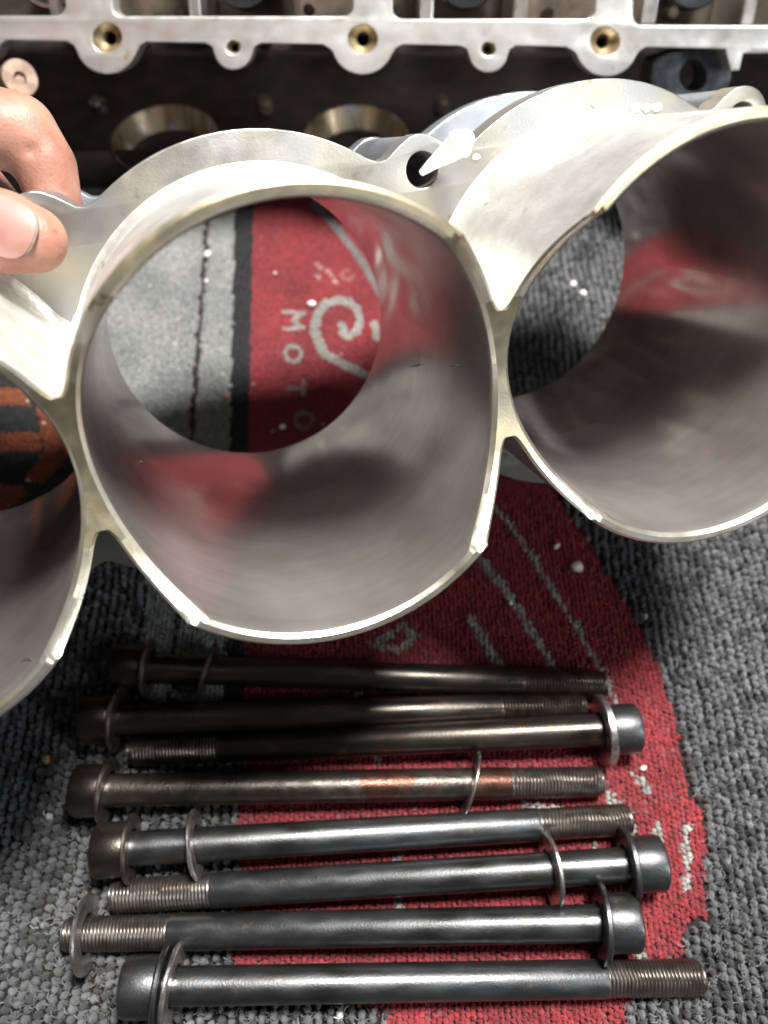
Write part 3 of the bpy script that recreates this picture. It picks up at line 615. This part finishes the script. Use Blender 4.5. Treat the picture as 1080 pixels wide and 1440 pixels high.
# ================================================================== THE HAND
def capsule(p, q, r0, r1, flat=1.0, n=20, m=8):
    p, q = np.array(p, float), np.array(q, float); ax = q - p; L = np.linalg.norm(ax); ax /= L
    prof = []
    for k in range(m + 1): a = -math.pi / 2 + math.pi / 2 * k / m; prof.append((r0 * math.sin(a), max(r0 * math.cos(a), 1e-4)))
    for k in range(m + 1): a = math.pi / 2 * k / m; prof.append((L + r1 * math.sin(a), max(r1 * math.cos(a), 1e-4)))
    V, FC = lathe(prof, n); up = np.array(VIEW) - ax * (np.array(VIEW) @ ax); up /= np.linalg.norm(up); sd = np.cross(up, ax)
    return [tuple(p + ax * v[0] + sd * v[1] + up * v[2] * flat) for v in V], FC
def hand():
    global VIEW
    VIEW = -ray(40, 330) / np.linalg.norm(ray(40, 330))
    J = lambda u, v, z: K(u, v, z)
    segs = []
    def chain(pts, flat=.88):
        for (a, ra), (b, rb) in zip(pts[:-1], pts[1:]): segs.append((a, b, ra, rb, flat))
    W0 = J(-520, 20, 19.5)
    chain([(J(47, 337, 16.70), .74), (J(8, 327, 16.62), .90), (J(-45, 312, 16.5), .90), (J(-165, 235, 16.3), 1.02), (J(-320, 120, 17.0), 1.3), (W0, 2.1)], .86)            # thumb
    chain([(J(78, 285, 19.6), .68), (J(63, 232, 19.4), .80), (J(28, 186, 19.1), .93), (J(-60, 172, 18.6), 1.06), (J(-250, 60, 18.7), 1.15), (W0, 2.1)], .95)              # index
    chain([(J(30, 330, 21.2), .68), (J(-20, 280, 21.2), .82), (J(-80, 215, 21.0), .95), (J(-270, 90, 20.3), 1.15), (W0, 2.1)], .95)
    chain([(J(-60, 350, 22.6), .66), (J(-90, 300, 22.6), .78), (J(-140, 240, 22.3), .90), (J(-300, 120, 21.6), 1.1), (W0, 2.1)], .95)
    chain([(J(-130, 350, 23.6), .56), (J(-160, 310, 23.6), .66), (J(-200, 265, 23.4), .76), (J(-330, 150, 22.6), 1.0), (W0, 2.0)], .95)
    chain([(J(-300, 90, 19.6), 1.5), (W0, 2.1)], 1); chain([(W0, 2.3), (J(-1050, -260, 19.5), 2.9), (J(-1700, -560, 19), 3.6)], .8)
    V = []; FC = []
    for a, b, ra, rb, fl in segs:
        v, f = capsule(a, b, ra, rb, fl); o0 = len(V); V += v; FC += [tuple(i + o0 for i in x) for x in f]
    o = mobj('person', V, FC, M_skin)
    md = o.modifiers.new('r', 'REMESH'); md.mode = 'VOXEL'; md.voxel_size = .085 * S
    sm = o.modifiers.new('s', 'SMOOTH'); sm.factor = .6; sm.iterations = 9
    dg = bpy.context.evaluated_depsgraph_get(); me = bpy.data.meshes.new_from_object(o.evaluated_get(dg)); o.modifiers.clear(); o.data = me
    me.materials.clear(); me.materials.append(M_skin)
    # skin folds across the joints: gentle grooves pressed into the surface
    co = np.empty(len(me.vertices) * 3); me.vertices.foreach_get('co', co); co = co.reshape(-1, 3) / S
    no = np.empty(len(me.vertices) * 3); me.vertices.foreach_get('normal', no); no = no.reshape(-1, 3)
    folds = [(J(70, 195, 19.0), J(20, 225, 18.2), .10, .16), (J(20, 225, 18.2), J(-40, 246, 17.8), .12, .2), (J(-14, 268, 16), J(-30, 350, 16), .05, .10)]
    for a, b, dp, wd in folds:
        ab = b - a; t = np.clip(((co - a) @ ab) / (ab @ ab), 0, 1); d = np.linalg.norm(co - a - t[:, None] * ab, axis=1); co -= no * (dp * np.exp(-(d / wd) ** 2))[:, None]
    for k in range(0): pass
    me.vertices.foreach_set('co', (co * S).ravel()); me.polygons.foreach_set('use_smooth', [True] * len(me.polygons)); me.update()
    tag(o, 'bare left hand gripping the flange ear, grimy thumbnail in front and index finger behind', 'person')
    # thumbnail
    ax = J(62, 352, 16.7) - J(-10, 322, 16.55); ax /= np.linalg.norm(ax); up = VIEW - ax * (VIEW @ ax); up /= np.linalg.norm(up)
    up = up + np.cross(up, ax) * .10; up /= np.linalg.norm(up); sd = np.cross(up, ax); c = J(24, 331, 16.62) + up * .595
    def nailpatch(l0, l1, wd, lift, m, name, parent, crescent=False):
        V = []; FC = []; nu, nv = 22, 16
        for side in (1, 0):
            for i in range(nu + 1):
                for j in range(nv + 1):
                    s = -1 + 2 * i / nu; t_ = -1 + 2 * j / nv
                    # superellipse disc map
                    rr2 = max(abs(s), abs(t_)); ang = math.atan2(t_, s)
                    cc, ss = math.cos(ang), math.sin(ang); pw = 2.6
                    sc = rr2 / ((abs(cc) ** pw + abs(ss) ** pw) ** (1 / pw))
                    x = (l1 + l0) / 2 + (l1 - l0) / 2 * cc * sc; y = wd * ss * sc
                    z = -.42 * y * y - .10 * max(0, x) ** 2 - (.0 if side else .07) + lift - .05 * (x < -.3) * (x + .3) ** 2
                    V.append(tuple(c + ax * x + sd * y + up * z))
        B = (nu + 1) * (nv + 1)
        for i in range(nu):
            for j in range(nv):
                a = i * (nv + 1) + j; FC.append((a, a + 1, a + nv + 2, a + nv + 1)); FC.append((B + a, B + a + nv + 1, B + a + nv + 2, B + a + 1))
        rim = [i * (nv + 1) for i in range(nu + 1)] + [nu * (nv + 1) + j for j in range(1, nv + 1)] + [i * (nv + 1) + nv for i in range(nu - 1, -1, -1)] + [j for j in range(nv - 1, 0, -1)]
        for a, b in zip(rim, rim[1:] + rim[:1]): FC.append((a, b, B + b, B + a))
        ob = mobj(name, V, FC, m, None, True, 60); ob.parent = parent; return ob
    n1 = nailpatch(-.72, .62, .60, .17, M_nail, 'nail', o); n2 = nailpatch(-.62, .655, .57, .14, M_dirt, 'nail_edge', n1)
hand()

# ================================================================== SMALL THINGS
def pebble(name, p, sx, sy, sz, m, label, cat, seed, group=None, rot=0):
    bm = bmesh.new(); bmesh.ops.create_icosphere(bm, subdivisions=2, radius=1)
    for v in bm.verts:
        f = 1 + .28 * noise.noise(v.co * 1.3 + Vector((seed, 0, 0))); v.co = Vector((v.co.x * sx * f, v.co.y * sy * f, v.co.z * sz * f)) * S
    me = bpy.data.meshes.new(name); bm.to_mesh(me); bm.free(); me.polygons.foreach_set('use_smooth', [True] * len(me.polygons)); me.materials.append(m)
    o = bpy.data.objects.new(name, me); COL.objects.link(o); o.location = Vector(p) * S; o.rotation_euler = (0, 0, rot); tag(o, label, cat, group); return o
CH = 25.87
G = 'crumbs scattered on the carpet'
for i, (u, v, a, b, m, lb) in enumerate([
    (812, 797, .26, .20, M_chip, 'largest white crumb on the red carpet right of the block'),
    (292, 357, .20, .16, M_chip, 'white crumb on the dark seam line seen through the middle bore'),
    (290, 395, .10, .09, M_chip, 'tiny white crumb below the larger one on the dark seam line'),
    (438, 427, .20, .16, M_chip, 'white crumb touching the silver swirl print'),
    (397, 600, .14, .12, M_chip, 'pale crumb beside the faint letter at the bottom of the middle bore view'),
    (318, 557, .14, .11, M_tanchip, 'tan crumb beside the black stripe seen through the middle bore'),
    (66, 1068, .18, .15, M_tanchip, 'tan crumb lying alone left of the bolts'),
    (783, 768, .16, .09, M_chip, 'thin pale flake above the largest white crumb'),
    (806, 399, .17, .14, M_chip, 'upper of two shiny white drops seen through the right bore'),
    (820, 412, .17, .14, M_chip, 'lower of two shiny white drops seen through the right bore'),
    (893, 1003, .16, .12, M_chip, 'white crumb at the tip of the bright bolt head'),
    (718, 848, .09, .08, M_chip, 'tiny pale crumb on a silver line of the red carpet'),
    (387, 384, .07, .07, M_chip, 'tiny pink speck on red carpet right of black stripe'),
    (905, 1080, .12, .08, M_chip, 'pale fleck on the red carpet right of the rusty bolt tip')]):
    pebble('crumb', PZ(u, v, .14), a, b, min(a, b) * .8, m, lb, 'crumb', i * 3.7, G, i)
# white pointed plastic piece in the ear hole
hp = BL(PITCH / 2, 4.235, ZF); tipp = BL(PITCH / 2 - .02, 4.16, ZF + .12); d0 = PP(655, 196, BL(PITCH / 2, 4.235, ZF - 1.0), -A)
ax = d0 - tipp; Ln = np.linalg.norm(ax); ax /= Ln; zz = -A - ax * (-A @ ax); zz /= np.linalg.norm(zz); yy = np.cross(zz, ax)
prof = [(0, .03), (.04, .09), (Ln * .3, .17), (Ln * .6, .25), (Ln * .82, .30), (Ln * .86, .36), (Ln * .93, .37), (Ln * .99, .27), (Ln * 1.05, .24), (Ln * 1.12, .12), (Ln * 1.13, .0001)]
V, FC = lathe(prof, 24); V = [(v[0], v[1] * (1 + .12 * math.sin(v[0] * 7)), v[2] * .8 + .03 * math.sin(v[0] * 9 + 1)) for v in V]
o = mobj('plastic_sliver', V, FC, M_plastic, None, True, 60); o.matrix_world = frame(ax, yy, zz, tipp)
tag(o, 'white pointed plastic piece sticking out of the bolt hole between the two large bores', 'plastic piece')
for i, (u, v, r, lb) in enumerate([  # bright glints on the flange, modelled as flat white blobs
    (893, 152, .13, 'leftmost of three white glint blobs on the flange above the right bore'),
    (908, 152, .12, 'middle one of three white glint blobs on the flange above the right bore'),
    (923, 151, .13, 'rightmost of three white glint blobs on the flange above the right bore'),
    (835, 146, .07, 'single white glint blob on the flange left of the three blobs'),
    (669, 221, .09, 'small white glint blob on the flange below the white plastic piece')]):
    p = PP(u, v, BL(0, 0, ZF), -A) - A * .03; ob = pebble('glint_blob', p, r * 1.2, r * .85, r * .35, M_plastic, lb, 'blob', 40 + i * 2.3, 'white glint blobs on the flange'); ob.matrix_world = frame(E, T, -A, p)
def bore_hit(u, v, n):
    o_ = CAMP - BL(n * PITCH, 0, 0); d = ray(u, v); d = d / np.linalg.norm(d)
    ox, oy = o_ @ E, o_ @ T; dx, dy = d @ E, d @ T; a_ = dx * dx + dy * dy; b_ = ox * dx + oy * dy; c_ = ox * ox + oy * oy - (RB - .03) ** 2
    return CAMP + d * ((-b_ + math.sqrt(b_ * b_ - a_ * c_)) / a_)
def hair(pts, r, label):
    V = []; FC = []; m = len(pts); k = 5
    for i, p in enumerate(pts):
        tn = pts[min(i + 1, m - 1)] - pts[max(i - 1, 0)]; tn = tn / np.linalg.norm(tn); a_ = np.cross(tn, A); a_ /= np.linalg.norm(a_); b_ = np.cross(tn, a_)
        rr_ = r * (1 - abs(2 * i / (m - 1) - 1) ** 3 * .7)
        for j in range(k): V.append(tuple(p + (a_ * math.cos(2 * math.pi * j / k) + b_ * math.sin(2 * math.pi * j / k)) * rr_))
    for i in range(m - 1):
        for j in range(k): FC.append((i * k + j, i * k + (j + 1) % k, (i + 1) * k + (j + 1) % k, (i + 1) * k + j))
    FC += [tuple(range(k)), tuple((m - 1) * k + j for j in range(k))]
    o = mobj('metal_sliver', V, FC, M_chrome, None, True); tag(o, label, 'sliver', 'metal slivers in the bores')
hair([bore_hit(u, v, 0) for u, v in ((570, 514), (578, 515), (586, 513), (592, 511))], .018, 'left one of two fine curled slivers stuck to the right wall of the middle bore')
hair([bore_hit(u, v, 0) for u, v in ((633, 516), (640, 513), (647, 514), (651, 515))], .022, 'right one of two fine curled slivers stuck to the right wall of the middle bore')
hair([bore_hit(u, v, 0) for u, v in ((197, 648), (203, 650), (209, 644))], .022, 'short sliver on the lower left wall of the middle bore')
hair([bore_hit(u, v, -1) for u, v in ((28, 931), (36, 926), (44, 928))], .022, 'short bright sliver near the lower rim of the left bore')
